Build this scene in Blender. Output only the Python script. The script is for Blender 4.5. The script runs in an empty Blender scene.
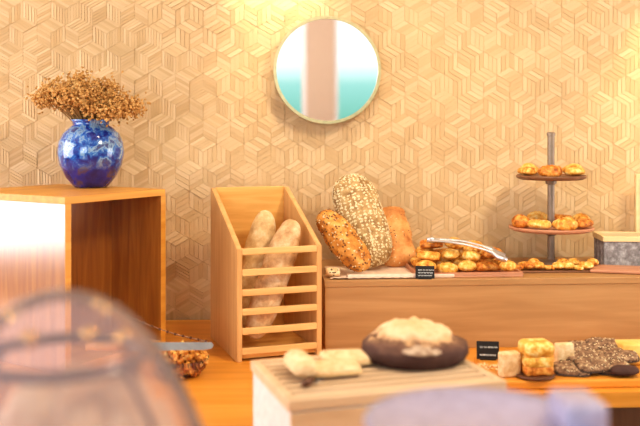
import bpy, bmesh, math, random
from mathutils import Vector, Matrix, noise, Quaternion
random.seed(7)
R = math.radians
scn = bpy.context.scene
COL = scn.collection
# ------------------------------------------------------------------ helpers
def lin(c):
    return tuple(((v/255)/12.92 if v/255 <= .04045 else ((v/255+.055)/1.055)**2.4) for v in c)
def base_mat(name, rough=.6, spec=.5):
    m = bpy.data.materials.new(name); m.use_nodes = True
    nt = m.node_tree; b = nt.nodes['Principled BSDF']
    b.inputs['Roughness'].default_value = rough
    b.inputs['Specular IOR Level'].default_value = spec
    return m, nt, b
def nd(nt, t, **kw):
    n = nt.nodes.new(t)
    for k, v in kw.items():
        if k in n.inputs: n.inputs[k].default_value = v
        else: setattr(n, k, v)
    return n
def coords(nt, scale=(1,1,1), rot=(0,0,0)):
    tc = nt.nodes.new('ShaderNodeTexCoord'); mp = nt.nodes.new('ShaderNodeMapping')
    mp.inputs['Scale'].default_value = scale; mp.inputs['Rotation'].default_value = rot
    oi = nt.nodes.new('ShaderNodeObjectInfo')
    mul = nd(nt, 'ShaderNodeMath', operation='MULTIPLY'); mul.inputs[1].default_value = 7.3
    nt.links.new(oi.outputs['Random'], mul.inputs[0])
    nt.links.new(tc.outputs['Object'], mp.inputs['Vector'])
    nt.links.new(mul.outputs[0], mp.inputs['Location'])
    return mp.outputs['Vector']
def ramp(nt, fac, stops):
    r = nt.nodes.new('ShaderNodeValToRGB'); el = r.color_ramp.elements
    while len(el) < len(stops): el.new(.5)
    for e, (p, c) in zip(el, stops): e.position = p; e.color = (*lin(c), 1)
    nt.links.new(fac, r.inputs['Fac']); return r.outputs['Color']
def bump(nt, b, h, s=.3, d=.01):
    n = nd(nt, 'ShaderNodeBump'); n.inputs['Strength'].default_value = s; n.inputs['Distance'].default_value = d
    nt.links.new(h, n.inputs['Height']); nt.links.new(n.outputs['Normal'], b.inputs['Normal'])
def flat(name, c, rough=.6, metal=0, spec=.5):
    m, nt, b = base_mat(name, rough, spec); b.inputs['Metallic'].default_value = metal
    n = nd(nt, 'ShaderNodeTexNoise'); n.inputs['Scale'].default_value = 60; nt.links.new(coords(nt), n.inputs['Vector'])
    c2 = tuple(max(0, v*.92) for v in c)
    nt.links.new(ramp(nt, n.outputs['Fac'], [(.3, c2), (.7, c)]), b.inputs['Base Color'])
    return m
def wood(name, c1, c2, axis='x', rough=.45, fine=1., coat=0):
    m, nt, b = base_mat(name, rough)
    sc = {'x': (2.5, 34, 34), 'y': (34, 2.5, 34), 'z': (34, 34, 2.5)}[axis]
    n = nd(nt, 'ShaderNodeTexNoise'); n.inputs['Scale'].default_value = 1.6*fine; n.inputs['Detail'].default_value = 6
    n.inputs['Distortion'].default_value = .6
    nt.links.new(coords(nt, sc), n.inputs['Vector'])
    nt.links.new(ramp(nt, n.outputs['Fac'], [(.28, c1), (.5, tuple((p+q)/2 for p, q in zip(c1, c2))), (.72, c2)]), b.inputs['Base Color'])
    bump(nt, b, n.outputs['Fac'], .12, .003)
    b.inputs['Coat Weight'].default_value = coat; b.inputs['Coat Roughness'].default_value = .16; b.inputs['Coat IOR'].default_value = 2.1 if coat else 1.5
    return m
def crust(name, dark, mid, light, scale=30, rough=.6, b_s=.5, stops=(.3, .5, .68)):
    m, nt, b = base_mat(name, rough, .35)
    v = coords(nt)
    n = nd(nt, 'ShaderNodeTexNoise'); n.inputs['Scale'].default_value = scale; n.inputs['Detail'].default_value = 8
    n.inputs['Roughness'].default_value = .65
    nt.links.new(v, n.inputs['Vector'])
    nt.links.new(ramp(nt, n.outputs['Fac'], list(zip(stops, (dark, mid, light)))), b.inputs['Base Color'])
    bump(nt, b, n.outputs['Fac'], b_s, .006)
    return m
def link(name, bm, mats, parent=None, loc=(0,0,0), rot=(0,0,0), smooth=False):
    me = bpy.data.meshes.new(name)
    bmesh.ops.recalc_face_normals(bm, faces=bm.faces)
    bm.to_mesh(me); bm.free()
    for m in (mats if isinstance(mats, (list, tuple)) else [mats]): me.materials.append(m)
    if smooth: me.polygons.foreach_set('use_smooth', [True]*len(me.polygons))
    o = bpy.data.objects.new(name, me); COL.objects.link(o)
    o.location = loc; o.rotation_euler = rot
    if parent: o.parent = parent
    return o
def tag(o, label, cat, group=None, kind=None):
    o['label'] = label; o['category'] = cat
    if group: o['group'] = group
    if kind: o['kind'] = kind
    return o
def thing(name, label, cat, loc=(0,0,0), rotz=0, group=None):
    o = bpy.data.objects.new(name, None); COL.objects.link(o); o.empty_display_size = .05
    o.location = loc; o.rotation_euler = (0, 0, rotz); return tag(o, label, cat, group)
def struct(o): o['kind'] = 'structure'; return o
def box(bm, x0, x1, y0, y1, z0, z1, bev=.0, mi=0, seg=2):
    r = bmesh.ops.create_cube(bm, size=1); vs = r['verts']
    for v in vs:
        v.co = Vector((x0+(v.co.x+.5)*(x1-x0), y0+(v.co.y+.5)*(y1-y0), z0+(v.co.z+.5)*(z1-z0)))
    fs = {f for v in vs for f in v.link_faces}
    for f in fs: f.material_index = mi
    if bev:
        es = list({e for v in vs for e in v.link_edges})
        rr = bmesh.ops.bevel(bm, geom=es, offset=bev, segments=seg, affect='EDGES', profile=.5)
        for f in rr['faces']: f.material_index = mi
def BX(*a, **k):
    bm = bmesh.new(); box(bm, *a, **k); return bm
def prism(pts, x0, x1, bev=0):
    """polygon in (y,z), extruded along x"""
    bm = bmesh.new()
    a = [bm.verts.new((x0, y, z)) for y, z in pts]; b = [bm.verts.new((x1, y, z)) for y, z in pts]
    bm.faces.new(a); bm.faces.new(b[::-1]); n = len(pts)
    for i in range(n): bm.faces.new((a[i], b[i], b[(i+1)%n], a[(i+1)%n]))
    if bev: bmesh.ops.bevel(bm, geom=list(bm.edges), offset=bev, segments=2, affect='EDGES')
    return bm
def lathe(bm, prof, seg=40, c=(0,0,0), close=False):
    rings = []
    for r, z in prof:
        if r < 1e-5: rings.append([bm.verts.new((c[0], c[1], c[2]+z))])
        else: rings.append([bm.verts.new((c[0]+r*math.cos(2*math.pi*i/seg), c[1]+r*math.sin(2*math.pi*i/seg), c[2]+z)) for i in range(seg)])
    for a, b in zip(rings, rings[1:]):
        for i in range(seg):
            j = (i+1) % seg
            if len(a) == 1 and len(b) == 1: continue
            if len(a) == 1: bm.faces.new((a[0], b[i], b[j]))
            elif len(b) == 1: bm.faces.new((a[i], a[j], b[0]))
            else: bm.faces.new((a[i], a[j], b[j], b[i]))
    return bm
def tube(bm, pts, r, seg=8, rz=None):
    pts = [Vector(p) for p in pts]; rings = []
    rs = r if isinstance(r, (list, tuple)) else [r]*len(pts)
    for i, p in enumerate(pts):
        t = (pts[min(i+1, len(pts)-1)]-pts[max(i-1, 0)]).normalized()
        u = t.cross(Vector((0, 0, 1)));
        if u.length < 1e-3: u = Vector((1, 0, 0))
        u.normalize(); w = u.cross(t)
        rings.append([bm.verts.new(p+(u*math.cos(2*math.pi*k/seg)+w*math.sin(2*math.pi*k/seg)*(rz or 1))*rs[i]) for k in range(seg)])
    for a, b in zip(rings, rings[1:]):
        for k in range(seg): bm.faces.new((a[k], a[(k+1)%seg], b[(k+1)%seg], b[k]))
    bm.faces.new(rings[0][::-1]); bm.faces.new(rings[-1])
    return bm
def loaf_bm(L, W, H, n=44, seg=26, blunt=2.6, amp=.06, nf=18, bend=0., cuts=0, cut_d=.1, flatb=.35, seed=0., skew=.8):
    """bread body along x, sitting on z=0"""
    bm = bmesh.new(); rings = []
    for i in range(n+1):
        t = -1+2*i/n; t = math.sin(t*math.pi/2)
        k = max(0., 1-abs(t)**blunt)**(1/blunt*1.15)
        x = t*L/2
        if k < 1e-3: rings.append([bm.verts.new((x, bend*(1-t*t), H*.45))]); continue
        ring = []
        for j in range(seg):
            a = 2*math.pi*j/seg; c, s = math.cos(a), math.sin(a)
            y = c*W/2*k; z = s*H/2*k
            if s < 0: z *= (1-flatb)
            q = Vector((x*nf+seed, y*nf, z*nf+seed*.3))
            d = 1+amp*noise.fractal(q, 1., 2., 4)*1.5
            if cuts and s > .1:
                ph = (t*cuts*.5+c*skew*.5) % 1.0
                d *= 1-cut_d*max(0, 1-abs(ph-.5)*5)*min(1, s*2)+cut_d*.35*max(0, 1-abs(ph-.68)*8)*min(1, s*2)
            ring.append(bm.verts.new((x, y*d+bend*(1-t*t), H*.45+z*d)))
        rings.append(ring)
    for a, b in zip(rings, rings[1:]):
        for j in range(seg):
            k = (j+1) % seg
            if len(a) == 1: bm.faces.new((a[0], b[j], b[k]))
            elif len(b) == 1: bm.faces.new((a[j], b[0], a[k]))
            else: bm.faces.new((a[j], b[j], b[k], a[k]))
    return bm
def flake(bm, p, nrm, a, b, c, mi=0):
    u = nrm.orthogonal().normalized(); ang = random.random()*6.28
    u = Quaternion(nrm, ang) @ u; w = nrm.cross(u)
    vs = [bm.verts.new(p+u*a), bm.verts.new(p+w*b), bm.verts.new(p-u*a), bm.verts.new(p-w*b), bm.verts.new(p+nrm*c), bm.verts.new(p-nrm*c)]
    for i in range(4):
        for t in (4, 5):
            f = bm.faces.new((vs[i], vs[(i+1)%4], vs[t])); f.material_index = mi
def sprinkle(src, count, a, b, c, minz=-9, nm=1):
    """small flakes over the faces of object src (its local space)"""
    me = src.data; fs = [p for p in me.polygons if p.center.z > minz]
    ws = [p.area for p in fs]; bm = bmesh.new()
    for p in random.choices(fs, ws, k=count):
        vs = [me.vertices[i].co for i in p.vertices]; q = Vector((0, 0, 0)); tot = 0
        for v in vs: r = random.random(); q += v*r; tot += r
        nr = p.normal.copy()
        if nr.dot(p.center-Vector((p.center.x, 0, .03))) < 0: nr = -nr
        flake(bm, q/tot+nr*c*.4, nr, a*random.uniform(.7, 1.2), b*random.uniform(.7, 1.2), c, random.randrange(nm))
    return bm
def orient(o, p0, p1, roll=0.):
    """local +x goes p0 -> p1, local z kept as close to 'up'/towards viewer as it can"""
    p0, p1 = Vector(p0), Vector(p1); x = (p1-p0).normalized()
    up = Vector((0, -.6, .8)); y = up.cross(x).normalized(); z = x.cross(y)
    M = Matrix((x, y, z)).transposed().to_4x4(); M = M @ Matrix.Rotation(roll, 4, 'X')
    o.rotation_euler = M.to_euler(); o.location = (p0+p1)/2
def copy_tree(root, loc, rot, label=None, scale=None):
    r = root.copy(); COL.objects.link(r); r.location = loc; r.rotation_euler = rot
    if label: r['label'] = label
    if scale: r.scale = (scale,)*3
    for ch in root.children:
        c = ch.copy(); COL.objects.link(c); c.parent = r
    return r
# ------------------------------------------------------------------ materials
M = {}
M['oak'] = wood('oak veneer', (138, 82, 30), (178, 116, 48), 'z', .34, coat=1.)
M['oak_h'] = wood('oak veneer horizontal', (218, 160, 84), (238, 188, 112), 'x', .4)
M['oak_edge'] = wood('oak edge', (204, 140, 54), (226, 166, 76), 'x', .45)
M['oak_top'] = wood('worktop oak', (206, 134, 44), (230, 160, 70), 'x', .35, .6)
M['plat'] = wood('platform oak', (168, 126, 80), (190, 148, 100), 'x', .5, .7)
M['rack'] = wood('rack beech', (218, 168, 104), (238, 196, 132), 'x', .5)
M['rack_v'] = wood('rack beech upright', (204, 152, 94), (224, 178, 118), 'z', .5)
M['board'] = wood('pale board', (208, 178, 142), (228, 202, 170), 'x', .45)
M['slat'] = wood('slat brown', (104, 66, 42), (134, 90, 60), 'x', .5)
M['white'] = flat('white lacquer', (238, 234, 236), .35)
M['shaded_ceramic'] = flat('lilac shaded porcelain', (180, 176, 206), .18)  # white porcelain with its lilac shade put into the colour
M['steel'] = flat('brushed steel', (222, 226, 234), .3, .85)
M['pole'] = flat('grey metal', (150, 132, 114), .4, .4)
M['brass'] = flat('brass', (226, 178, 96), .2, 1)  # for the beads that stand in for highlights on the band
M['bronze'] = flat('dark bronze', (110, 74, 54), .35, .3)
M['frame'] = flat('pale gold', (224, 206, 160), .3, .8)
M['paper'] = flat('parchment', (240, 214, 192), .8)
M['black'] = flat('slate black', (26, 24, 24), .6)
M['chalk'] = flat('chalk', (215, 220, 220), .8)
M['walnut'] = wood('walnut disc', (112, 74, 50), (150, 104, 72), 'x', .45)
M['terracotta'] = wood('cherry board', (190, 132, 100), (212, 156, 122), 'x', .45)
M['render'] = flat('plaster', (214, 186, 166), .9)
M['wplaster'] = flat('white plaster', (232, 226, 218), .9)
M['baguette'] = crust('floured baguette crust', (190, 148, 96), (222, 188, 136), (242, 220, 180), 26)
M['bagdark'] = crust('rustic baguette crust', (170, 124, 80), (212, 170, 122), (234, 204, 162), 30)
M['seeded'] = crust('seeded crust', (148, 84, 30), (205, 138, 60), (232, 184, 108), 34)
M['oatloaf'] = crust('oat crust', (128, 92, 54), (178, 142, 92), (206, 176, 126), 40)
M['ciabatta'] = crust('ciabatta crust', (176, 104, 50), (214, 150, 86), (230, 178, 116), 22)
M['oat'] = flat('oat flake', (243, 226, 184), .7)
M['seed'] = flat('brown seed', (120, 76, 40), .6)
M['seed_d'] = flat('dark seed', (62, 44, 34), .6)
M['seed_l'] = flat('pale seed', (238, 216, 170), .6)
M['pastry'] = crust('golden pastry', (180, 100, 28), (236, 166, 70), (252, 216, 132), 62, .4, .6, (.36, .5, .62))
M['pastry_l'] = crust('pale golden pastry', (206, 136, 48), (242, 188, 90), (254, 226, 158), 58, .4, .6, (.36, .5, .62))
M['pastry_d'] = crust('deep baked pastry', (140, 72, 24), (212, 128, 48), (240, 178, 92), 60, .4, .6, (.36, .5, .62))
M['crumb'] = crust('white crumb', (212, 176, 126), (236, 204, 158), (248, 228, 192), 60, .8, .4)
M['cakecrust'] = crust('beige cake crust', (176, 136, 100), (206, 168, 128), (224, 196, 160), 18)
M['cream'] = crust('pale yellow', (226, 172, 84), (244, 198, 110), (250, 216, 140), 12, .4, .1)
M['tancrumb'] = crust('tan crumb', (206, 166, 116), (232, 200, 152), (246, 226, 188), 55, .8, .6)
M['brownsl'] = crust('rye crumb', (84, 60, 46), (136, 104, 80), (190, 160, 126), 90, .8, .5)
M['creamwood'] = wood('cream wood', (232, 204, 150), (246, 222, 172), 'x', .5)
M['basket'] = crust('grey felt', (110, 104, 104), (150, 146, 146), (196, 194, 196), 45, .9, .8)
# rye loaf: dark flank, floured top
def rye():
    m, nt, b = base_mat('floured rye crust', .75, .3)
    tc = nt.nodes.new('ShaderNodeTexCoord'); sp = nt.nodes.new('ShaderNodeSeparateXYZ')
    nt.links.new(tc.outputs['Object'], sp.inputs[0])
    n = nd(nt, 'ShaderNodeTexNoise'); n.inputs['Scale'].default_value = 38; n.inputs['Detail'].default_value = 8
    nt.links.new(tc.outputs['Object'], n.inputs['Vector'])
    a = nd(nt, 'ShaderNodeMath', operation='MULTIPLY_ADD'); a.inputs[1].default_value = .055; nt.links.new(n.outputs['Fac'], a.inputs[0]); nt.links.new(sp.outputs['Z'], a.inputs[2])
    mr = nd(nt, 'ShaderNodeMapRange'); mr.inputs['From Min'].default_value = .025; mr.inputs['From Max'].default_value = .125
    nt.links.new(a.outputs[0], mr.inputs['Value'])
    nt.links.new(ramp(nt, mr.outputs[0], [(.0, (66, 44, 40)), (.4, (88, 62, 54)), (.58, (122, 90, 72)), (.66, (206, 166, 124)), (.8, (232, 202, 164)), (1., (224, 184, 138))]), b.inputs['Base Color'])
    bump(nt, b, n.outputs['Fac'], .6, .008); return m
M['rye'] = rye()
M['flour'] = crust('flour dusting', (140, 110, 90), (182, 156, 132), (214, 194, 170), 60, .9, .3)
def vase_mat():
    m, nt, b = base_mat('mottled blue glaze', .12, .6)
    v = coords(nt)
    n = nd(nt, 'ShaderNodeTexNoise'); n.inputs['Scale'].default_value = 26; n.inputs['Detail'].default_value = 10; n.inputs['Roughness'].default_value = .7; n.inputs['Distortion'].default_value = .4
    nt.links.new(v, n.inputs['Vector'])
    c1 = ramp(nt, n.outputs['Fac'], [(.3, (12, 16, 70)), (.42, (26, 50, 140)), (.5, (50, 112, 190)), (.55, (150, 180, 200)), (.59, (60, 84, 150)), (.68, (96, 84, 70))])
    tc = nt.nodes.new('ShaderNodeTexCoord'); sp = nt.nodes.new('ShaderNodeSeparateXYZ'); nt.links.new(tc.outputs['Object'], sp.inputs[0])
    n2 = nd(nt, 'ShaderNodeTexNoise'); n2.inputs['Scale'].default_value = 22; n2.inputs['Detail'].default_value = 5; nt.links.new(v, n2.inputs['Vector'])
    c2 = ramp(nt, n2.outputs['Fac'], [(.35, (14, 16, 92)), (.5, (30, 40, 140)), (.6, (88, 66, 72)), (.72, (40, 70, 170))])
    mr = nd(nt, 'ShaderNodeMapRange'); mr.inputs['From Min'].default_value = .05; mr.inputs['From Max'].default_value = .085
    nt.links.new(sp.outputs['Z'], mr.inputs['Value'])
    mx = nd(nt, 'ShaderNodeMixRGB'); nt.links.new(mr.outputs[0], mx.inputs['Fac']); nt.links.new(c2, mx.inputs['Color1']); nt.links.new(c1, mx.inputs['Color2'])
    nt.links.new(mx.outputs[0], b.inputs['Base Color']); b.inputs['Coat Weight'].default_value = .6
    return m
M['vase'] = vase_mat()
M['bloom'] = crust('dried blossom', (150, 104, 54), (206, 158, 94), (234, 196, 136), 34, .9, .2)
M['stem'] = flat('dry stem', (176, 136, 84), .8)
def glass_mat(name, tint, haze=.12, rough=.08, blend=.2):
    m = bpy.data.materials.new(name); m.use_nodes = True; nt = m.node_tree; nt.nodes.clear()
    out = nd(nt, 'ShaderNodeOutputMaterial'); tr = nd(nt, 'ShaderNodeBsdfTransparent'); gl = nd(nt, 'ShaderNodeBsdfGlossy'); df = nd(nt, 'ShaderNodeBsdfDiffuse')
    tr.inputs[0].default_value = (*lin(tint), 1); gl.inputs['Roughness'].default_value = rough; df.inputs[0].default_value = (.8, .76, .84, 1)
    lw = nd(nt, 'ShaderNodeLayerWeight'); lw.inputs['Blend'].default_value = blend
    m1 = nd(nt, 'ShaderNodeMixShader'); m2 = nd(nt, 'ShaderNodeMixShader'); m1.inputs[0].default_value = haze
    nt.links.new(tr.outputs[0], m1.inputs[1]); nt.links.new(df.outputs[0], m1.inputs[2])
    nt.links.new(lw.outputs['Fresnel'], m2.inputs[0]); nt.links.new(m1.outputs[0], m2.inputs[1]); nt.links.new(gl.outputs[0], m2.inputs[2])
    nt.links.new(m2.outputs[0], out.inputs[0]); return m
M['glass'] = glass_mat('clear acrylic', (252, 246, 248), .2, .06, .1)  # lilac haze of window reflections mixed in as diffuse colour
M['bowlglass'] = glass_mat('clear bowl glass', (252, 250, 246), .03, .06, .12)
m, nt, b = base_mat('mirror glass', 0.02); b.inputs['Metallic'].default_value = 1; b.inputs['Base Color'].default_value = (.93, .95, .95, 1); M['mirror'] = m
def wallm(name, c):
    m, nt, b = base_mat(name, .62, .35)
    n = nd(nt, 'ShaderNodeTexNoise'); n.inputs['Scale'].default_value = 5; n.inputs['Detail'].default_value = 5; nt.links.new(coords(nt), n.inputs['Vector'])
    nt.links.new(ramp(nt, n.outputs['Fac'], [(.3, tuple(v*.95 for v in c)), (.7, c)]), b.inputs['Base Color']); return m
WALLM = [wallm('wallpaper tone %s' % k, c) for k, c in zip('abcd', [(217, 184, 138), (222, 190, 145), (212, 178, 132), (226, 195, 151)])]

# ------------------------------------------------------------------ geometry constants
CAMZ, TOP = 1.5, .9
PT = 1.09                                   # raised platform top
WA = math.atan(.07)                         # the papered wall runs at a slight angle
def wall_y(x): return 2.9+.07*x
# ------------------------------------------------------------------ setting
def wall_back():
    """papered wall: rhombus relief, each rhombus cut in raised strips"""
    bm = bmesh.new(); s = .05
    # local x along wall, y out of the wall (negative = towards room), z up
    hw = s*math.sqrt(3)/2
    e = [Vector((0, 0, s)), Vector((hw, 0, -s/2)), Vector((-hw, 0, -s/2))]
    x0, x1, z0, z1 = -1.5, 1.75, .88, 2.35
    rows = int((z1-z0)/(1.5*s))+2; cols = int((x1-x0)/(2*hw))+2
    for r in range(rows):
        for c in range(cols):
            cx = x0+2*hw*c+(hw if r % 2 else 0); cz = z0+1.5*s*r
            ce = Vector((cx, 0, cz))
            for q in range(3):
                u, v = e[q], e[(q+1) % 3]
                K = 3 if cx > -.45+.15*math.sin(cz*9) else 5
                if random.random() < .5: u, v = v, u
                lead = random.uniform(0, .0010); tilt = random.uniform(-.0014, .0020)
                for k in range(K):
                    a0, a1 = k/K+.012, (k+1)/K-.012
                    hgt = lead+random.uniform(0, .0007)
                    P = [ce+u*a0+v*.01, ce+u*a1+v*.01, ce+u*a1+v*.99, ce+u*a0+v*.99]
                    H = [hgt, hgt+.0007+tilt*.4, hgt+.001+tilt*.8, hgt+tilt]
                    sc_ = 1.25 if cx < -.35 else (.8 if cx < .3 else .6)
                    vs = [bm.verts.new(p+Vector((0, -max(.0005, h*sc_)-.0004, 0))) for p, h in zip(P, H)]
                    bk = [bm.verts.new(p+Vector((0, .002, 0))) for p in P]
                    mi = random.choice((0, 1, 2, 3)); f = bm.faces.new(vs); f.material_index = mi
                    for i in range(4):
                        g = bm.faces.new((vs[i], vs[(i+1) % 4], bk[(i+1) % 4], bk[i])); g.material_index = mi
    box(bm, -3.4, 3.6, .0005, .12, 0, 3.0, mi=0)
    return struct(link('wall_back', bm, WALLM, loc=(0, 2.9, 0), rot=(0, 0, WA)))
wall_back()
M['floor'] = wood('floor boards', (130, 92, 62), (168, 126, 88), 'y', .5)
struct(link('floor', BX(-3.5, 3.5, -3.7, 3.3, -.06, 0), M['floor']))
struct(link('ceiling', BX(-3.5, 3.5, -3.7, 3.3, 3.0, 3.1), M['wplaster']))
# window wall behind the camera, seen in the mirror
bm = bmesh.new()
box(bm, -3.5, 3.5, -3.7, -3.5, 0, .25); box(bm, -3.5, 3.5, -3.7, -3.5, 2.8, 3.0)
box(bm, .76, 1.04, -3.7, -3.5, .25, 2.8); box(bm, -3.5, -2.6, -3.7, -3.5, .25, 2.8); box(bm, 2.9, 3.5, -3.7, -3.5, .25, 2.8)
struct(link('wall_front', bm, M['render']))
wn = 0
for xa, xb in ((-2.6, -.92), (-.92, .76), (1.04, 2.9)):
    wn += 1; bm = bmesh.new(); t = .05
    box(bm, xa, xa+t, -3.6, -3.54, .25, 2.8); box(bm, xb-t, xb, -3.6, -3.54, .25, 2.8)
    box(bm, xa+t, xb-t, -3.6, -3.54, .25, .25+t); box(bm, xa+t, xb-t, -3.6, -3.54, 2.8-t, 2.8)
    w = struct(link('window_%d' % wn, bm, M['white']))
    p = link('pane', BX(xa+t, xb-t, -3.575, -3.57, .25+t, 2.8-t), M['bowlglass'], w)
M['wains'] = wood('added brown panelling', (110, 66, 34), (140, 88, 48), 'z', .6)  # unseen, brown added so the cube shelf's side reflects brown low down
bm = bmesh.new(); box(bm, -3.6, -3.5, -3.7, 3.3, 1.0, 3.0, mi=0); box(bm, -3.6, -3.48, -3.7, 3.3, 0, 1.0, mi=1)
struct(link('wall_left', bm, [M['wplaster'], M['wains']]))
# right wall
struct(link('wall_right', BX(3.5, 3.6, -3.7, 3.3, 0, 3.0), M['wplaster']))
# ------------------------------------------------------------------ buffet counter
t = thing('buffet_counter', 'long oak buffet counter carrying the whole bread display along the patterned wall', 'counter', (0, 0, 0))
bm = bmesh.new()
poly = [(-1.7, 1.3), (.37, 1.3), (.37, 2.04), (1.7, 2.12), (1.7, 2.985), (-1.7, 2.755)]
lo = [bm.verts.new((x, y, TOP-.035)) for x, y in poly]; hi = [bm.verts.new((x, y, TOP)) for x, y in poly]
bm.faces.new(lo); bm.faces.new(hi)
for i in range(6): bm.faces.new((lo[i], lo[(i+1) % 6], hi[(i+1) % 6], hi[i]))
link('worktop', bm, M['oak_top'], t)
bm = bmesh.new(); box(bm, -1.66, .33, 1.36, 2.70, 0, TOP-.035); box(bm, .33, 1.66, 2.16, 2.86, 0, TOP-.035)
M['cabinet'] = wood('brown cabinet', (120, 84, 58), (150, 108, 76), 'z', .5)
link('cabinet', bm, M['cabinet'], t)
# raised platform
pl = thing('display_riser', 'long pale oak riser block carrying loaves, pastries and tiered stand', 'riser', (.014, 2.45, TOP), R(4))
bm = bmesh.new(); box(bm, 0, 1.45, 0, .018, 0, PT-TOP-.018, .001); link('front_panel', bm, M['plat'], pl)
link('top_panel', BX(-.002, 1.452, -.002, .40, PT-TOP-.018, PT-TOP, bev=.0015), M['plat'], pl)
link('side_panel', BX(0, .018, .018, .395, 0, PT-TOP-.018), M['rack_v'], pl)
link('side_panel', BX(1.432, 1.45, .018, .395, 0, PT-TOP-.018), M['rack_v'], pl)
# ------------------------------------------------------------------ box shelf
Wd, Dp, Ht, T = .357, .43, .436, .018
bs = thing('cube_shelf', 'oak cube shelf with open front, blue vase standing on top', 'shelf', (-.623, 2.2, TOP), math.atan2(.3, .193))
link('side_panel', BX(0, T, 0, Dp, 0, Ht-T, bev=.001), M['oak'], bs)
link('side_panel', BX(Wd-T, Wd, 0, Dp, 0, Ht-T, bev=.001), M['oak'], bs)
link('top_panel', BX(0, Wd, 0, Dp, Ht-T, Ht, bev=.001), M['oak_edge'], bs)
link('bottom_panel', BX(T, Wd-T, 0, Dp, 0, T), M['oak_edge'], bs)
link('back_panel', BX(T, Wd-T, .19, .20, T, Ht-T), M['oak'], bs)
link('edge_banding', BX(0, T, -.0012, 0, 0, Ht-T), M['oak_edge'], bs)
link('edge_banding', BX(Wd-T, Wd, -.0012, 0, 0, Ht-T), M['oak_edge'], bs)
# ------------------------------------------------------------------ vase
vz = TOP+Ht; vx, vy = -.654, 2.57
va = thing('flower_vase', 'round mottled blue vase full of brown dried flowers on cube shelf', 'vase', (vx, vy, vz), R(40))
bm = bmesh.new()
prof = [(0, 0), (.044, 0), (.05, .006), (.07, .03), (.087, .065), (.0935, .1), (.09, .13), (.078, .155), (.06, .172), (.05, .178), (.052, .188), (.058, .194), (.054, .194), (.047, .182), (.047, .172)]
lathe(bm, prof, 48); link('vase_body', bm, M['vase'], va, smooth=True)
fl = bmesh.new(); st = bmesh.new()
for i in range(120):
    a = random.uniform(0, 6.28); rr = math.sqrt(random.random())
    ex = .148*rr*math.cos(a)+.004; ey = .1*rr*math.sin(a)
    ez = .198+.100*(1-rr**2)*random.uniform(.0, 1.1)+.012*random.random()+(.05 if ex < 0 else .012)*(rr)
    tube(st, [(ex*.15, ey*.15, .15), (ex*.45, ey*.45, .2), (ex*.9, ey*.9, ez)], .0015, 5)
    for k in range(46):
        d = Vector((random.gauss(0, .016), random.gauss(0, .016), random.gauss(0, .012)))
        n_ = Vector((random.gauss(0, 1), random.gauss(0, 1), random.gauss(0, 1))).normalized()
        flake(fl, Vector((ex, ey, ez))+d, n_, random.uniform(.0035, .0065), random.uniform(.0035, .0065), .0032)
inv = Matrix.Rotation(-R(40), 4, 'Z')
fl.transform(inv); st.transform(inv)
f = link('dried_flowers', fl, M['bloom'], va); link('flower_stems', st, M['stem'], va)
# ------------------------------------------------------------------ baguette rack
rk = thing('baguette_rack', 'slatted beech baguette rack with sloping sides holding two baguettes', 'rack', (-.214, 2.32, TOP), R(20))
rw, rd, th = .233, .30, .014
side = [(0, 0), (rd, 0), (rd, .432), (rd-.014, .432), (0, .292)]
link('side_panel', prism(side, 0, th, .0012), M['rack_v'], rk)
link('side_panel', prism(side, rw-th, rw, .0012), M['rack_v'], rk)
link('back_panel', BX(th, rw-th, rd-.012, rd, 0, .434, bev=.001), M['oak_h'], rk)
link('bottom_panel', BX(th, rw-th, .012, rd-.012, .006, .02), M['oak_h'], rk)
for z in (.276, .222, .170, .120, .070, .018):
    link('rail', BX(th, rw-th, 0, .012, z, z+.0165, bev=.0015), M['rack'], rk)
def rack_pt(x, y, z):
    c, s = math.cos(R(20)), math.sin(R(20)); return (-.214+x*c-y*s, 2.32+x*s+y*c, TOP+z)
for (a, b_, L, rol, lab, sd, mt) in (
        (rack_pt(.068, .185, .055), rack_pt(.135, .225, .345), .345, .4, 'pale floured baguette, the left one standing in the slatted rack', 1., 'baguette'),
        (rack_pt(.080, .075, .06), rack_pt(.190, .12, .318), .335, .1, 'browner rustic baguette, the right one leaning in the slatted rack', 5., 'bagdark')):
    o = link('baguette', loaf_bm(L, .084, .078, blunt=3, amp=.05, cuts=9, cut_d=.14, seed=sd, skew=1.6), M[mt], smooth=True)
    orient(o, a, b_, rol); tag(o, lab, 'baguette', 'baguettes in the rack')
# ------------------------------------------------------------------ mirror
mx_, mz_ = .0225, 1.69
mi = thing('wall_mirror', 'round mirror with thin pale gold frame hanging on the patterned wall', 'mirror', (mx_, wall_y(mx_)-.045, mz_), WA)
bm = bmesh.new(); lathe(bm, [(0, 0), (.163, 0), (.163, -.004), (0, -.004)], 72)
bm.transform(Matrix.Rotation(R(-90), 4, 'X')); g = link('mirror_glass', bm, M['mirror'], mi); g.location = (0, -.006, 0)
bm = bmesh.new(); lathe(bm, [(.161, -.012), (.168, -.014), (.1705, -.010), (.1705, .014), (.161, .014), (.161, -.012)], 96)
bm.transform(Matrix.Rotation(R(90), 4, 'X')); fr = link('mirror_frame', bm, M['frame'], mi, smooth=False)
bm = bmesh.new(); lathe(bm, [(0, .0), (.05, .0), (.05, .036), (0, .036)], 24); bm.transform(Matrix.Rotation(R(-90), 4, 'X'))
link('wall_mount', bm, M['bronze'], mi, loc=(0, .008, 0))
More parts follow.
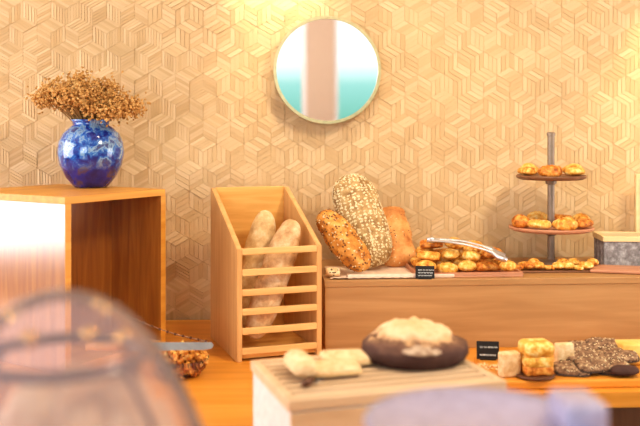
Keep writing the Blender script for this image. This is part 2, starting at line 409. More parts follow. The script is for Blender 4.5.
# ------------------------------------------------------------------ loaves on riser
pb = thing('parchment_sheet', 'pink-white parchment strip lying under the three leaning loaves', 'paper', (.12, 2.60, PT+.0008), R(4))
bm = bmesh.new(); nx = 24
top = []
for i in range(nx+1):
    x = -.10+.26*i/nx
    top.append([bm.verts.new((x, y, .0006+.004*(y < -.09)*abs(math.sin(i*1.3)) )) for y in (-.13, -.10, 0, .1)])
for a, b_ in zip(top, top[1:]):
    for k in range(3): bm.faces.new((a[k], b_[k], b_[k+1], a[k+1]))
link('sheet', bm, M['paper'], pb)
pl2 = tag(link('bread_napkin', BX(0, .3, 0, .018, 0, .012, bev=.004), M['paper'], loc=(.075, 2.475, PT), rot=(0, 0, R(4))), 'folded pink-white cloth strip along the riser edge below the loaves', 'napkin')
def leaning(name, a, b_, L, W, H, mat, label, seeds=None, roll=0., **k):
    o = link(name, loaf_bm(L, W, H, **k), M[mat], smooth=True); orient(o, a, b_, roll)
    tag(o, label, 'bread')
    if seeds:
        cnt, sa, sb, sc_, mats, nm = seeds
        s = link(nm, sprinkle(o, cnt, sa, sb, sc_, nm=len(mats)), mats, o); s['kind'] = 'stuff'
    return o
def P(px, py, d): return ((px-320)/900*d, d, CAMZ-(py-130)/900*d)
leaning('seeded_loaf', P(361, 272, 2.53), P(322, 221, 2.61), .215, .092, .07, 'seeded',
        'golden brown seeded loaf leaning left behind the rack', (420, .004, .0025, .0016, [M['seed'], M['seed'], M['seed_l']], 'seed_topping'), amp=.08, blunt=3, seed=2)
leaning('oat_loaf', P(373, 271, 2.655), P(347, 183, 2.79), .298, .142, .10, 'oatloaf',
        'tall loaf coated in pale oat flakes, middle of the leaning loaves', (1700, .0042, .003, .0013, [M['oat']], 'oat_flakes'), amp=.05, blunt=3.2, seed=8, cuts=3, cut_d=.12, skew=2.)
leaning('ciabatta_loaf', P(398, 268, 2.70), P(388, 216, 2.82), .205, .108, .06, 'ciabatta',
        'orange-brown ciabatta standing upright, right of the oat loaf', (90, .003, .002, .001, [M['seed'], M['seed_l']], 'seed_topping'), amp=.09, blunt=4.5, seed=14, nf=22)
o = tag(link('bread_heel', loaf_bm(.042, .035, .03, n=14, seg=12, blunt=5, amp=.12, nf=60), M['crumb'], loc=(P(331, 274, 2.48)[0]+.005, 2.50, PT), smooth=True), 'small pale crumbly bread crust with dark specks at the riser corner beside rack', 'bread')
s = link('seed_specks', sprinkle(o, 30, .003, .002, .001), M['seed_d'], o); s['kind'] = 'stuff'
# ------------------------------------------------------------------ cards
def scribble(w, h, rows, parent, dy):
    for r_ in range(rows):
        bm = bmesh.new(); x = -w*.36; z = h*(.68-.42*r_/max(1, rows-1)) if rows > 1 else h*.5
        while x < w*.33:
            l = random.uniform(.08, .16)*w; p = []
            for k in range(7): p.append((x+l*k/6, dy, z+h*.06*math.sin(k*2.1+r_)))
            tube(bm, p, h*.018, 5); x += l*1.25
        link('chalk_writing', bm, M['chalk'], parent)
def card(px, py, d, w, h, label, zb, rz, rows):
    X = (px-320)/900*d
    c = thing('price_card', label, 'sign', (X, d, zb), rz)
    bm = BX(-w/2, w/2, -.0015, .0015, .002, h, bev=.0008); p = link('card_face', bm, M['black'], c, rot=(R(-12), 0, 0))
    link('card_foot', BX(-w*.35, w*.35, -.004, .02, 0, .004, bev=.001), M['black'], c)
    bm = None
    e = bpy.data.objects  # writing sits on the tilted face
    scribble(w, h, rows, p, -.0022)
# ------------------------------------------------------------------ pastry prototypes
def croissant_bm(S=1., arc=2.6, ridges=7):
    bm = bmesh.new(); rings = []; n = 42; seg = 14; rad = .03*S
    for i in range(n+1):
        t = -1+2*i/n; a = t*arc/2
        r = .0185*S*(max(.0, 1-abs(t)**1.7))**.75+.0015*S
        r *= 1+.13*abs(math.sin(t*ridges*math.pi/2+.6))
        cx, cy = rad*math.sin(a), -rad*math.cos(a)+rad
        u = Vector((math.sin(a), -math.cos(a), 0))
        ring = []
        for j in range(seg):
            b_ = 2*math.pi*j/seg
            z = r*math.sin(b_)*.95; z = max(z, -r*.7)
            ring.append(bm.verts.new(Vector((cx, cy, .0135*S))+u*r*math.cos(b_)+Vector((0, 0, z))))
        rings.append(ring)
    for a_, b_ in zip(rings, rings[1:]):
        for j in range(seg): bm.faces.new((a_[j], a_[(j+1) % seg], b_[(j+1) % seg], b_[j]))
    bm.faces.new(rings[0]); bm.faces.new(rings[-1]); return bm
def swirl_bm(S=1.):
    bm = bmesh.new(); pts = []; rs = []
    for i in range(60):
        t = i/59; a = t*4.6*math.pi; r = (.029-.027*t)*S
        pts.append((r*math.cos(a), r*math.sin(a), (.010+.010*t)*S)); rs.append(.0075*S*(.6+.4*math.sin(math.pi*min(1, t*1.3+.1))))
    tube(bm, pts, rs, 10, 1.4); return bm
def roll_bm(S=1.):  # pain au chocolat: laminated pillow
    bm = loaf_bm(.075*S, .05*S, .034*S, n=26, seg=20, blunt=5, amp=.03, cuts=5, cut_d=.1, skew=.3); return bm
def bun_bm(S=1.): return loaf_bm(.062*S, .058*S, .042*S, n=22, seg=22, blunt=2.1, amp=.07, cuts=2, cut_d=.1, seed=3)
PROTO = {}
def proto(kind, mat):
    k = (kind, mat)
    if k not in PROTO:
        bm = {'croissant': croissant_bm, 'pastry_swirl': swirl_bm, 'chocolate_roll': roll_bm, 'puff_bun': bun_bm}[kind]()
        me = bpy.data.meshes.new(kind); bmesh.ops.recalc_face_normals(bm, faces=bm.faces); bm.to_mesh(me); bm.free(); me.materials.append(M[mat])
        me.polygons.foreach_set('use_smooth', [True]*len(me.polygons)); PROTO[k] = me
    return PROTO[k]
CATS = {'croissant': 'croissant', 'pastry_swirl': 'pastry', 'chocolate_roll': 'pastry', 'puff_bun': 'bun'}
def pastry(kind, mat, loc, rot, s, label, group):
    o = bpy.data.objects.new(kind, proto(kind, mat)); COL.objects.link(o); o.location = loc; o.rotation_euler = rot; o.scale = (s,)*3
    return tag(o, label, CATS[kind], group)
KN = {'croissant': 'croissant', 'pastry_swirl': 'pastry swirl', 'chocolate_roll': 'folded puff roll', 'puff_bun': 'puffy bun'}
MN = {'pastry': 'golden', 'pastry_l': 'pale yellow', 'pastry_d': 'dark baked'}
# pile under the tongs, on a low tray
tr = thing('pastry_tray', 'low brown tray under the heaped pastries and tongs on the riser', 'tray', ((462-320)/900*2.6, 2.60, PT), R(4))
bm = bmesh.new(); box(bm, -.15, .15, -.10, .10, 0, .006, .002); link('tray_base', bm, M['terracotta'], tr)
bm = bmesh.new()
box(bm, -.15, .15, -.10, -.094, .006, .014); box(bm, -.15, .15, .094, .10, .006, .014); box(bm, -.15, -.144, -.094, .094, .006, .014); box(bm, .144, .15, -.094, .094, .006, .014)
link('tray_rim', bm, M['terracotta'], tr)
tx, ty = (462-320)/900*2.6, 2.60
kinds = ['croissant', 'chocolate_roll', 'puff_bun', 'pastry_swirl']
def tp(lx, ly, z): c, s = math.cos(R(4)), math.sin(R(4)); return (tx+lx*c-ly*s, ty+lx*s+ly*c, PT+.007+z)
pile = []
for iy, ly in enumerate((-.062, 0., .062)):
    for ix in range(5): pile.append((-.118+.059*ix, ly, 0., iy, ix, 'bottom layer'))
for iy, ly in enumerate((-.03, .03)):
    for ix in range(4): pile.append((-.105+.062*ix, ly, .03, iy, ix, 'second layer'))
for ix in range(3): pile.append((-.085+.06*ix, .01, .058-.004*ix, 0, ix, 'top'))
colw = [['leftmost', 'second from left', 'middle', 'second from right', 'rightmost'], ['leftmost', 'second from left', 'third from left', 'rightmost'], ['left', 'middle', 'right']]
roww = {3: ['front row', 'middle row', 'back row'], 2: ['front row', 'back row'], 1: ['']}
for i, (lx, ly, z, iy, ix, lay) in enumerate(pile):
    k = ['puff_bun', 'chocolate_roll', 'puff_bun', 'croissant'][(i*7+iy) % 4]; mt = ['pastry', 'pastry_l', 'pastry', 'pastry_l', 'pastry_d'][(i*3) % 5]
    L_ = {'bottom layer': 0, 'second layer': 1, 'top': 2}[lay]; nr = (3, 2, 1)[L_]
    lab = '%s %s, %s of %s%s, pastry heap' % (MN[mt], KN[k], colw[L_][ix], lay, (', ' + roww[nr][iy]) if nr > 1 else '')
    pastry(k, mt, tp(lx+random.uniform(-.004, .004), ly, z), (random.uniform(-.12, .12), random.uniform(-.12, .12), random.uniform(-.5, .5)), random.uniform(.84, .96), lab, 'heaped pastries under the tongs')
# tongs on the heap
tg = thing('serving_tongs', 'shiny steel serving tongs lying across the top of the pastry heap', 'tongs', (0, 0, 0))
A_ = Vector(P(431, 240, 2.57)); B_ = Vector(P(506, 256, 2.51))
sd_ = Vector((.05, 1, .1)).normalized()
for s_ in (-1, 1):
    bm = bmesh.new(); pts = []; rs = []
    for i in range(17):
        t_ = i/16; p = A_.lerp(B_, t_)+sd_*(s_*(.004+.018*math.sin(min(1, t_*1.15)*math.pi*.62)))+Vector((0, 0, .012*math.sin(math.pi*t_)-.006*(t_ > .85)))
        pts.append(p); rs.append(.0105-.006*t_ if t_ < .72 else (.0062+.013*math.sin((t_-.72)/.28*math.pi*.75)))
    tube(bm, pts, rs, 10, .45); link('tong_arm', bm, M['steel'], tg, smooth=True)
bm = bmesh.new(); tube(bm, [A_+Vector((-.012, 0, .001)), A_+Vector((.004, 0, 0)), A_+Vector((.012, 0, -.001))], [.006, .0095, .007], 12); link('tong_hinge', bm, M['steel'], tg, smooth=True)
card(425, 273, 2.475, .052, .036, 'small black chalk price card in front of the pastry heap', PT, R(-4), 3)
# row of small pastries
n_ = 0
for r_ in range(2):
    for i in range(8):
        px = 519+i*9.8+(5 if r_ else 0); d = 2.60+.055*r_
        mt = ['pastry_d', 'pastry', 'pastry_l', 'pastry_l'][min(3, i//2)] if r_ == 0 else 'pastry'
        if r_ == 1 and 2 <= i <= 3: continue
        k = 'pastry_swirl' if (i % 3 == 0) else 'puff_bun'
        ordw = ['first', 'second', 'third', 'fourth', 'fifth', 'sixth', 'seventh', 'eighth'][i]
        s_ = .6 if k == 'puff_bun' else .56
        pastry(k, mt, ((px-320)/900*d, d, PT+.006+(.002 if r_ else 0)), (0, 0, random.random()*6), s_, '%s mini %s, %s from left in %s row by stand foot' % (MN[mt], KN[k], ordw, 'front' if r_ == 0 else 'back'), 'mini pastries around the stand foot')
bm = BX(-.115, .125, -.05, .065, 0, .006, bev=.002)
tag(link('serving_board', bm, M['walnut'], loc=((555-320)/900*2.63, 2.63, PT), rot=(0, 0, R(4))), 'thin brown board under the mini pastries at the stand foot', 'board')
# ------------------------------------------------------------------ tiered stand
sx, sy = (551-320)/900*2.76, 2.76
ts = thing('tiered_stand', 'two tier stand with grey metal pole and round wooden plates', 'stand', (sx, sy, PT), 0)
bm = bmesh.new(); lathe(bm, [(0, 0), (.05, 0), (.052, .003), (.05, .007), (.014, .009), (.0115, .02)], 40); link('stand_base', bm, M['pole'], ts, smooth=True)
zt = CAMZ-2/900*2.76-PT
bm = bmesh.new(); lathe(bm, [(0, .004), (.0108, .004), (.0108, zt-.012), (.013, zt-.011), (.013, zt-.003), (.009, zt), (0, zt)], 24); link('pole', bm, M['pole'], ts, smooth=False)
z1, z2 = CAMZ-46/900*2.76-PT, CAMZ-97/900*2.76-PT
for z, r_, mt in ((z1, .106, 'walnut'), (z2, .128, 'terracotta')):
    bm = bmesh.new(); lathe(bm, [(.0115, z-.010), (r_-.012, z-.010), (r_-.002, z-.005), (r_, z), (r_-.002, z+.003), (r_-.008, z+.001), (.0115, z+.001)], 56)
    link('tier_plate', bm, M[mt], ts, smooth=False)
    bm = bmesh.new(); lathe(bm, [(.0115, z-.026), (.016, z-.024), (.018, z-.010), (.0115, z-.010)], 20); link('plate_collar', bm, M['pole'], ts)
for z, cnt, rr, sc_, lay in ((z1, 6, .080, 1.05, 'upper'), (z2, 8, .100, 1.12, 'lower')):
    for i in range(cnt):
        a = 2*math.pi*(i+.25)/cnt
        k = 'croissant' if i % 2 == 0 else 'chocolate_roll'; mt = ['pastry', 'pastry_d', 'pastry_l'][i % 3]
        cp = ['right', 'back right', 'back', 'back left', 'left', 'front left', 'front', 'front right'][int(((a % (2*math.pi))/(2*math.pi)*8+.5)) % 8]
        pastry(k, mt, (sx+rr*math.cos(a), sy+rr*math.sin(a), PT+z+.002), (0, 0, a+1.57+random.uniform(-.3, .3)), sc_*(.8 if k != 'croissant' else 1.),
               '%s %s at the %s of the %s tier' % (MN[mt], KN[k], cp, lay), 'pastries on the %s tier' % lay)
# ------------------------------------------------------------------ felt basket, board, framed card at right
bk = thing('felt_basket', 'grey felt basket with pale wooden rim at right end of riser', 'basket', ((602-320)/900*2.72, 2.70, PT), R(-4))
bm = bmesh.new(); h = .075; 
box(bm, 0, .22, 0, .006, 0, h, .002); box(bm, 0, .22, .124, .13, 0, h, .002); box(bm, 0, .006, .006, .124, 0, h, .002); box(bm, .214, .22, .006, .124, 0, h, .002); box(bm, .006, .214, .006, .124, 0, .006)
link('basket_body', bm, M['basket'], bk)
bm = bmesh.new(); box(bm, -.004, .224, -.004, .008, h, h+.016, .002); box(bm, -.004, .224, .122, .134, h, h+.016, .002); box(bm, -.004, .008, .008, .122, h, h+.016); box(bm, .212, .224, .008, .122, h, h+.016)
link('basket_rim', bm, M['creamwood'], bk)
o = tag(link('serving_board', BX(0, .27, 0, .11, 0, .009, bev=.003), M['terracotta'], loc=((588-320)/900*2.6, 2.58, PT+.001), rot=(0, R(0), R(-14))), 'flat pinkish wooden board lying empty in front of felt basket', 'board')
fc = thing('menu_holder', 'pale framed menu card standing behind the felt basket', 'menu holder', ((636-320)/900*2.86, 2.86, PT), R(2))
link('holder_frame', BX(0, .14, 0, .012, 0, .27, bev=.002), M['creamwood'], fc)
link('menu_sheet', BX(.012, .128, -.001, 0, .012, .258), M['paper'], fc)
# ------------------------------------------------------------------ grooved bread board box
c17 = R(17.5)
bb = thing('bread_cutting_station', 'white sided cutting box with slatted wood top carrying the rye loaf', 'cutting board', (-.05, 1.5, TOP), c17)
bw, bd, bh = .40, .27, .15
bm = bmesh.new(); box(bm, 0, bw, 0, bd, 0, bh-.02, .003); link('box_body', bm, M['white'], bb)
bm = bmesh.new(); box(bm, -.004, bw+.004, -.004, .014, bh-.02, bh, .003); box(bm, -.004, bw+.004, bd-.014, bd+.004, bh-.02, bh, .003)
box(bm, -.004, .014, .014, bd-.014, bh-.02, bh, .003); box(bm, bw-.014, bw+.004, .014, bd-.014, bh-.02, bh, .003); link('top_frame', bm, M['board'], bb)
link('crumb_tray', BX(.014, bw-.014, .014, bd-.014, bh-.02, bh-.012), M['slat'], bb)
for i in range(8):
    y = .018+i*.0302; link('slat', BX(.014, bw-.014, y, y+.0175, bh-.014, bh-.001, bev=.0015), M['board'], bb)
link('front_fascia', BX(.0, bw, -.006, 0, .0, bh-.022, bev=.001), M['board'], bb)
def bp(x, y, z=0): c, s = math.cos(c17), math.sin(c17); return (-.05+x*c-y*s, 1.5+x*s+y*c, TOP+bh+z)
# rye loaf
rl = thing('rye_loaf', 'round dark rye loaf with thick flour dusted top on the slatted cutting box', 'bread', (P(415, 0, 1.765)[0], 1.765, TOP+bh), R(10))
bm = bmesh.new()
lathe(bm, [(0, 0), (.06, 0), (.088, .002), (.098, .008), (.1035, .02), (.1045, .032), (.102, .044), (.096, .053), (.088, .059), (.080, .062), (.076, .067), (.073, .074), (.066, .080), (.055, .084), (.042, .087), (.028, .0885), (.014, .0895), (0, .09)], 72)
bmesh.ops.subdivide_edges(bm, edges=[e for e in bm.edges if e.calc_length() > .012 and min(v.co.z for v in e.verts) > .05], cuts=1)
for v in bm.verts:
    a = math.atan2(v.co.y, v.co.x); rr = math.hypot(v.co.x, v.co.y)
    q_ = noise.fractal(v.co*22+Vector((3, 3, 3)), 1., 2., 4)
    if v.co.z > .004:
        k = 1+.03*q_+.015*noise.noise(v.co*60)
        if v.co.z > .058: k *= 1+.09*noise.noise(Vector((math.cos(a)*2.1, math.sin(a)*2.1, 5)))
        v.co.x *= k; v.co.y *= k*.94
        if v.co.z > .06: v.co.z += .012*q_+.008*noise.noise(v.co*60)
        if v.co.z > .045 and v.co.x > .05: v.co.z -= .010*(v.co.x-.05)/.05
link('crust', bm, M['rye'], rl, smooth=True)
rl.scale = (1, 1, .8)
ear = loaf_bm(.082, .02, .026, n=26, seg=18, blunt=2.2, amp=.12, nf=60, seed=4)
for v in ear.verts:
    x = v.co.x; v.co.y += -.090+x*x*5+(v.co.z-.012)*.8; v.co.z += .034; v.co.x -= .008
link('floured_ear', ear, M['flour'], rl, smooth=True)
# cut bread in front-left
o = tag(link('baguette_end', loaf_bm(.115, .05, .042, blunt=4, amp=.05, seed=3), M['crumb'], smooth=True), 'pale cut baguette piece lying diagonally on the slatted cutting box', 'bread')
a_ = Vector(P(297, 352, 1.74)); b_ = Vector(P(311, 378, 1.60)); zz = TOP+bh
o.location = (((293+308)/2-320)/900*1.665, 1.655, zz); o.rotation_euler = (0, 0, math.atan2(-.13, .035))
for i, (px, py, d, rz, lab) in enumerate(((333, 366, 1.665, .3, 'white bread slice with square crust, front of the two slices left of the rye loaf'), (345, 362, 1.74, .15, 'white bread slice with toasted edge, back of the two beside the rye loaf'))):
    s_ = thing('bread_slice', lab, 'bread', ((px-320)/900*d, d, zz), rz, 'white slices on the cutting box')
    link('crumb', loaf_bm(.094, .08, .024, n=24, seg=20, blunt=6, amp=.02), M['crumb'], s_, smooth=True)
    link('crust_rim', loaf_bm(.098, .085, .015, n=24, seg=20, blunt=6, amp=.02), M['baguette'], s_, smooth=True)
kn = thing('bread_knife', 'small knife with dark handle end between the cut baguette and slices', 'knife', (P(312, 0, 1.58)[0], 1.60, zz), R(68))
link('blade', BX(.0, .11, -.009, .009, .0, .0018), M['steel'], kn); bm = bmesh.new(); tube(bm, [(-.035, 0, .007), (-.01, 0, .007), (.004, 0, .006)], [.006, .0068, .005], 12); link('knife_handle', bm, M['bronze'], kn, smooth=True)
# ------------------------------------------------------------------ right hand bread board on worktop
rb = thing('bread_board', 'long honey coloured board with buns and seeded slices at right of counter', 'board', (.41, 2.075, TOP), R(3.5))
link('board_slab', BX(0, .62, 0, .24, 0, .02, bev=.004), M['oak_top'], rb)
RB = TOP+.02
def q(px, d): return (px-320)/900*d
card(488, 0, 2.27, .056, .046, 'small black chalk price card beside the pale buns on the bread board', RB-.0, R(-6), 2)
# pale cheese-like bread halves + golden brioche
o = tag(link('bread_half', BX(-.024, .026, -.014, .014, 0, .058, bev=.006, seg=3), M['tancrumb'], loc=(q(509, 2.12), 2.12, RB), rot=(0, 0, .3), smooth=True), 'pale torn bread half left of the golden brioche', 'bread')
o = tag(link('bread_half', BX(-.022, .022, -.012, .012, 0, .062, bev=.005, seg=3), M['tancrumb'], loc=(q(563, 2.2), 2.19, RB), rot=(0, 0, .2), smooth=True), 'pale yellow bread half standing right of the golden brioche', 'bread')
br = thing('brioche', 'golden square brioche with split top standing on a dark saucer', 'bun', (q(536, 2.12), 2.12, RB), R(8))
br.scale = (1, 1, .92)
bm = bmesh.new(); lathe(bm, [(0, 0), (.04, 0), (.047, .006), (.045, .008), (.0, .006)], 32); 
sau = tag(link('saucer', bm, M['bronze'], loc=(q(535, 2.115), 2.115, RB), smooth=True), 'dark round saucer under the golden brioche', 'saucer')
br.location.z += .007
link('brioche_base', BX(-.034, .034, -.03, .03, 0, .028, bev=.007, seg=3), M['pastry_d'], br, smooth=True)
link('brioche_body', BX(-.035, .035, -.032, .032, .018, .05, bev=.012, seg=4), M['pastry_l'], br, smooth=True)
link('brioche_top', BX(-.037, .037, -.034, .034, .046, .085, bev=.016, seg=4), M['pastry_l'], br, smooth=True)
# seeded rye slices fanned out
sl = thing('rye_slice', 'x', 'bread', (0, 0, 0), 0, 'seeded brown slices on the bread board')
link('slice_crust', loaf_bm(.090, .060, .008, n=24, seg=20, blunt=4, amp=.03, seed=12), M['seed_d'], sl, smooth=True)
body = link('slice_crumb', loaf_bm(.083, .053, .014, n=24, seg=20, blunt=4, amp=.03, seed=12), M['brownsl'], sl, smooth=True)
sp_ = link('seeds', sprinkle(body, 150, .0042, .003, .0014, nm=3), [M['seed_d'], M['seed_l'], M['oat']], sl); sp_['kind'] = 'stuff'
spots = [(572, 2.14, 0, 'front row, furthest left by the yellow half'), (592, 2.145, 0, 'front row, second from left'), (612, 2.15, 0, 'front row, furthest right'),
         (580, 2.20, .008, 'middle row, left'), (601, 2.205, .008, 'middle row, centre'), (620, 2.21, .006, 'middle row, right'),
         (582, 2.26, .016, 'back row, left'), (603, 2.265, .016, 'back row, right')]
for i, (px, d, z, w_) in enumerate(spots):
    rot = (R(22), 0, random.uniform(-.3, .3)); loc = (q(px, d), d, RB+z*1.2+.009+.007*(i % 2))
    lab = 'seeded brown rye slice on the bread board, ' + w_
    if i == 0: sl.location = loc; sl.rotation_euler = rot; sl['label'] = lab
    else: copy_tree(sl, loc, rot, lab)
o = tag(link('dark_bread_crust', loaf_bm(.07, .04, .03, seed=19, amp=.1), M['rye'], loc=(q(624, 2.12), 2.115, RB), rot=(0, 0, .1), smooth=True), 'dark brown crusty bread end at front right of the bread board', 'bread')
o = tag(link('cheese_block', BX(-.07, .07, -.03, .03, 0, .052, bev=.006, seg=3), M['cream'], loc=(q(645, 2.25), 2.25, RB), rot=(0, 0, R(5)), smooth=True), 'pale yellow cheese block at the right edge behind the rye slices', 'cheese')
# crumbs by the card
bm = bmesh.new()
for i in range(60): flake(bm, Vector((random.uniform(-.04, .05), random.uniform(-.03, .03), .003)), Vector((random.gauss(0, .4), random.gauss(0, .4), 1)).normalized(), .004, .003, .002)
tag(link('bread_crumbs', bm, M['crumb'], loc=(q(490, 2.2), 2.2, RB+.000)), 'scattered pale crumbs below the black card on the bread board', 'crumbs', kind='stuff')
# ------------------------------------------------------------------ granola bowl + knife at left
gx, gy = q(182, 2.2), 2.2
gb = thing('granola_bowl', 'shallow glass bowl with rim, heaped with brown granola beside cube shelf', 'bowl', (gx, gy, TOP), 0)
bm = bmesh.new(); lathe(bm, [(0, .0), (.035, .0), (.058, .02), (.066, .045), (.064, .045), (.056, .022), (.034, .004), (0, .004)], 40); link('glass_bowl', bm, M['bowlglass'], gb, smooth=True)
bm = bmesh.new()
for i in range(800):
    a = random.uniform(0, 6.28); r_ = math.sqrt(random.random()); z = random.uniform(.006, .07)
    w_ = .038+.024*min(1, z/.04) if z < .055 else .045
    flake(bm, Vector((w_*r_*math.cos(a), w_*r_*math.sin(a), z)), Vector((random.gauss(0, 1), random.gauss(0, 1), random.gauss(0, 1))).normalized(), random.uniform(.006, .011), random.uniform(.005, .009), random.uniform(.004, .006), random.randrange(3))
link('granola', bm, [M['pastry_d'], M['seeded'], M['pastry']], gb)['kind'] = 'stuff'
M['blade'] = flat('dull steel', (150, 162, 168), .5, .3)
ks = thing('cake_knife', 'broad steel serving knife lying level across the granola bowl', 'knife', (q(178, 2.1), 2.13, TOP+.079), R(3))
bm = bmesh.new(); pts = [(-.12, 0), (.055, 0), (.075, .003), (.079, .011), (.074, .018), (-.12, .020)]
a1 = [bm.verts.new((x, -.0012, z)) for x, z in pts]; a2 = [bm.verts.new((x, .0012, z)) for x, z in pts]
bm.faces.new(a1); bm.faces.new(a2[::-1])
for i in range(6): bm.faces.new((a1[i], a1[(i+1) % 6], a2[(i+1) % 6], a2[i]))
link('blade', bm, M['blade'], ks); bm = bmesh.new(); tube(bm, [(-.22, 0, .011), (-.17, 0, .012), (-.118, 0, .010)], [.009, .011, .008], 12); link('knife_handle', bm, M['oak_edge'], ks, smooth=True)
# dark beaded string
bc = bmesh.new(); p0 = Vector(P(128, 316, 2.3)); p1 = Vector(P(206, 341, 2.36)); prev = []
for i in range(21):
    t_ = i/20; p = p0.lerp(p1, t_)+Vector((0, 0, -.008*math.sin(math.pi*t_))); prev.append(p)
    if i % 2 == 0: bmesh.ops.create_icosphere(bc, subdivisions=1, radius=.0042, matrix=Matrix.Translation(p))
tube(bc, prev, .0012, 6)
tag(link('bead_string', bc, M['bronze']), 'thin dark beaded string stretched between cube shelf and baguette rack', 'string')
# ------------------------------------------------------------------ front island with dome and plate
isl = thing('serving_island', 'near serving table holding the clear dome, out of frame below', 'table', (0, 0, 0))
link('table_top', BX(-1.2, .9, .45, 1.18, .93, .96, bev=.003), M['oak_top'], isl)
link('table_base', BX(-1.15, .85, .5, 1.12, 0, .93), M['cabinet'], isl)
IT = .96
dx, dy_ = q(62, .92), .92
dm = thing('cake_dome', 'large clear dome with dark bronze band and bead-shaped glints in the blurred foreground', 'dome', (dx, dy_, IT), 0)
Hd = CAMZ-(290-130)/900*.92-IT; rD = .19
bm = bmesh.new()
pr = [(rD, 0)]
for i in range(15):
    a = i/14*math.pi/2; pr.append((.165*math.cos(a)**.95+.025*(1-math.sin(a))**1.5, .03+(Hd-.03)*math.sin(a)))
pr[-1] = (0, Hd)
lathe(bm, pr, 56); link('dome_shell', bm, M['glass'], dm, smooth=True)
zb = CAMZ-(356-130)/900*.92-IT
bm = bmesh.new(); rb_ = .082
for k in range(1): 
    pts = [(rb_*math.cos(2*math.pi*i/48), rb_*math.sin(2*math.pi*i/48), zb) for i in range(49)]; tube(bm, pts, .0065, 8)
link('bronze_band', bm, M['bronze'], dm, smooth=True)
for a in (55, 85, 195, 130):  # beads standing in for bright highlights on the band
    bm = bmesh.new(); bmesh.ops.create_uvsphere(bm, u_segments=12, v_segments=8, radius=.011)
    link('glint_bead', bm, M['brass'], dm, loc=((rb_+.002)*math.cos(R(a)), (rb_+.002)*math.sin(R(a)), zb+.002), smooth=True)
for a in (60, 150, 250, 330):
    bm = bmesh.new(); pts = []
    for i in range(9):
        e_ = i/8; pts.append(((rb_+(rD-.008-rb_)*math.sin(e_*1.57))*math.cos(R(a)), (rb_+(rD-.008-rb_)*math.sin(e_*1.57))*math.sin(R(a)), zb*(1-e_)+.002+.03*math.sin(e_*3.14)))
    tube(bm, pts, .0035, 6); link('band_stay', bm, M['bronze'], dm, smooth=True)
ck_ = thing('round_cake', 'big pale beige bread crown standing under the clear dome', 'cake', (dx, dy_, IT), 0)
bm = loaf_bm(.21, .21, .30, n=40, seg=36, blunt=2.6, amp=.06, nf=12, cuts=4, cut_d=.08, seed=41)
link('cake_body', bm, M['cakecrust'], ck_, loc=(0.02, .0, .012), smooth=True)
bm = bmesh.new(); lathe(bm, [(0, 0), (.15, 0), (.16, .008), (.158, .011), (0, .008)], 48); link('cake_plate', bm, M['shaded_ceramic'], ck_, smooth=True)
# white footed plate
pz = CAMZ-(426-130)/900*1.0
fp = thing('cake_stand', 'white porcelain footed cake stand, blurred at bottom right', 'cake stand', (q(478, 1.0), 1.0, IT), 0)
H_ = pz-IT
bm = bmesh.new(); lathe(bm, [(0, 0), (.07, 0), (.072, .006), (.03, .03), (.018, .08), (.02, H_-.04), (.05, H_-.016), (.118, H_-.01), (.128, H_+.004), (.125, H_+.008), (.112, H_+.001), (0, H_)], 64)
link('stand_body', bm, M['shaded_ceramic'], fp, smooth=True)
dsh = thing('butter_dish', 'white porcelain lidded dish standing on right side of blurred cake stand', 'dish', (q(577, .99), .99, pz+.001), R(4))
link('dish_lid', BX(-.024, .024, -.035, .035, .004, .036, bev=.008, seg=3), M['shaded_ceramic'], dsh, smooth=True)
link('dish_base', BX(-.027, .027, -.038, .038, 0, .006, bev=.002), M['shaded_ceramic'], dsh)
# ------------------------------------------------------------------ light
def area(name, loc, target, size, power, col, sy=None):
    l = bpy.data.lights.new(name, 'AREA'); l.energy = power; l.color = col; l.size = size
    if sy: l.shape = 'RECTANGLE'; l.size_y = sy
    o = bpy.data.objects.new(name, l); COL.objects.link(o); o.location = loc
    o.rotation_euler = (Vector(target)-Vector(loc)).to_track_quat('-Z', 'Y').to_euler(); return o
area('window_light', (-3.2, 1.6, 1.75), (0, 1.9, 1.72), 2.4, 85, (.95, .96, 1.), 1.75)
area('side_sheen_fill', (3.3, 2.0, 1.3), (0, 2.2, 1.25), 1.5, 34, (.92, .94, 1.), 1.5)  # added fill without a window, puts sheen inside the cube shelf
area('pillar_fill', (.7, -1.6, 2.9), (.9, -3.5, 1.9), 1., 50, (1., .88, .76))  # added fill, no fixture there, brightens the pillar in the mirror
area('ceiling_key', (1.3, .9, 2.85), (0, 2.8, 1.2), .35, 29, (1., .86, .66))
area('rear_daylight', (-1.75, -3.2, 1.9), (0, 2.5, 1.2), 2.4, 85, (.82, .88, 1.), 2.0)
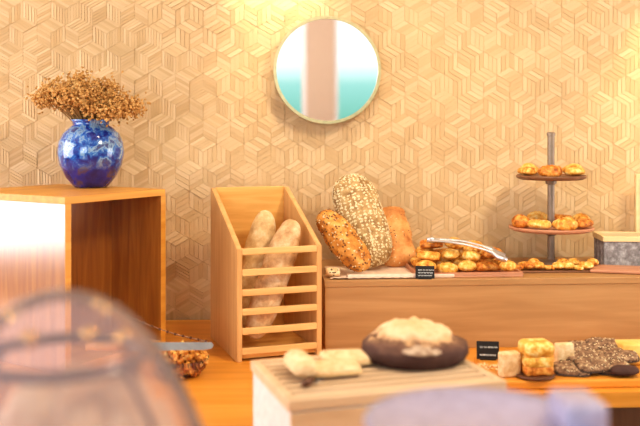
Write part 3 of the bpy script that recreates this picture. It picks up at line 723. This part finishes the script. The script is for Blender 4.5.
def spot(loc, tgt, p, ang, col, rad=.04):
    l = bpy.data.lights.new('wall_washer', 'SPOT'); l.energy = p; l.color = col; l.spot_size = R(ang); l.spot_blend = .9; l.shadow_soft_size = rad
    o = bpy.data.objects.new('wall_washer', l); COL.objects.link(o); o.location = loc
    o.rotation_euler = (Vector(tgt)-Vector(loc)).to_track_quat('-Z', 'Y').to_euler()
spot((-.14, 2.70, 2.22), (-.14, 2.9, 1.93), 14, 62, (1., .84, .56))
spot((1.24, 2.74, 2.1), (1.18, 2.98, 1.62), 16, 66, (1., .80, .46))
spot((.25, 1.9, 2.9), (.2, 2.5, 1.0), 40, 75, (1., .84, .6), .12)
w = bpy.data.worlds.new('outside'); scn.world = w; w.use_nodes = True; nt = w.node_tree; bg = nt.nodes['Background']
tc = nt.nodes.new('ShaderNodeTexCoord'); sp = nt.nodes.new('ShaderNodeSeparateXYZ'); nt.links.new(tc.outputs['Generated'], sp.inputs[0])
mr = nd(nt, 'ShaderNodeMapRange'); mr.inputs['From Min'].default_value = -.05; mr.inputs['From Max'].default_value = .15; nt.links.new(sp.outputs['Z'], mr.inputs['Value'])
nt.links.new(ramp(nt, mr.outputs[0], [(.3, (100, 172, 160)), (.5, (136, 196, 194)), (.64, (228, 242, 250)), (.85, (250, 252, 255))]), bg.inputs['Color'])
bg.inputs['Strength'].default_value = 1.55
# ------------------------------------------------------------------ camera
cd = bpy.data.cameras.new('camera'); cam = bpy.data.objects.new('camera', cd); COL.objects.link(cam)
cam.location = (0, 0, CAMZ); cam.rotation_euler = (R(90), 0, 0)
cd.sensor_width = 36; cd.lens = 900/640*36; cd.shift_y = -83/640; cd.clip_start = .02
cd.dof.use_dof = True; cd.dof.focus_distance = 2.55; cd.dof.aperture_fstop = 2.2
scn.camera = cam
scn.view_settings.view_transform = 'Standard'; scn.view_settings.look = 'Medium High Contrast'; scn.view_settings.exposure = -0.02
try: scn.cycles.use_denoising = True; scn.cycles.max_bounces = 8; scn.cycles.transparent_max_bounces = 12; scn.cycles.sample_clamp_indirect = 4
except Exception: pass
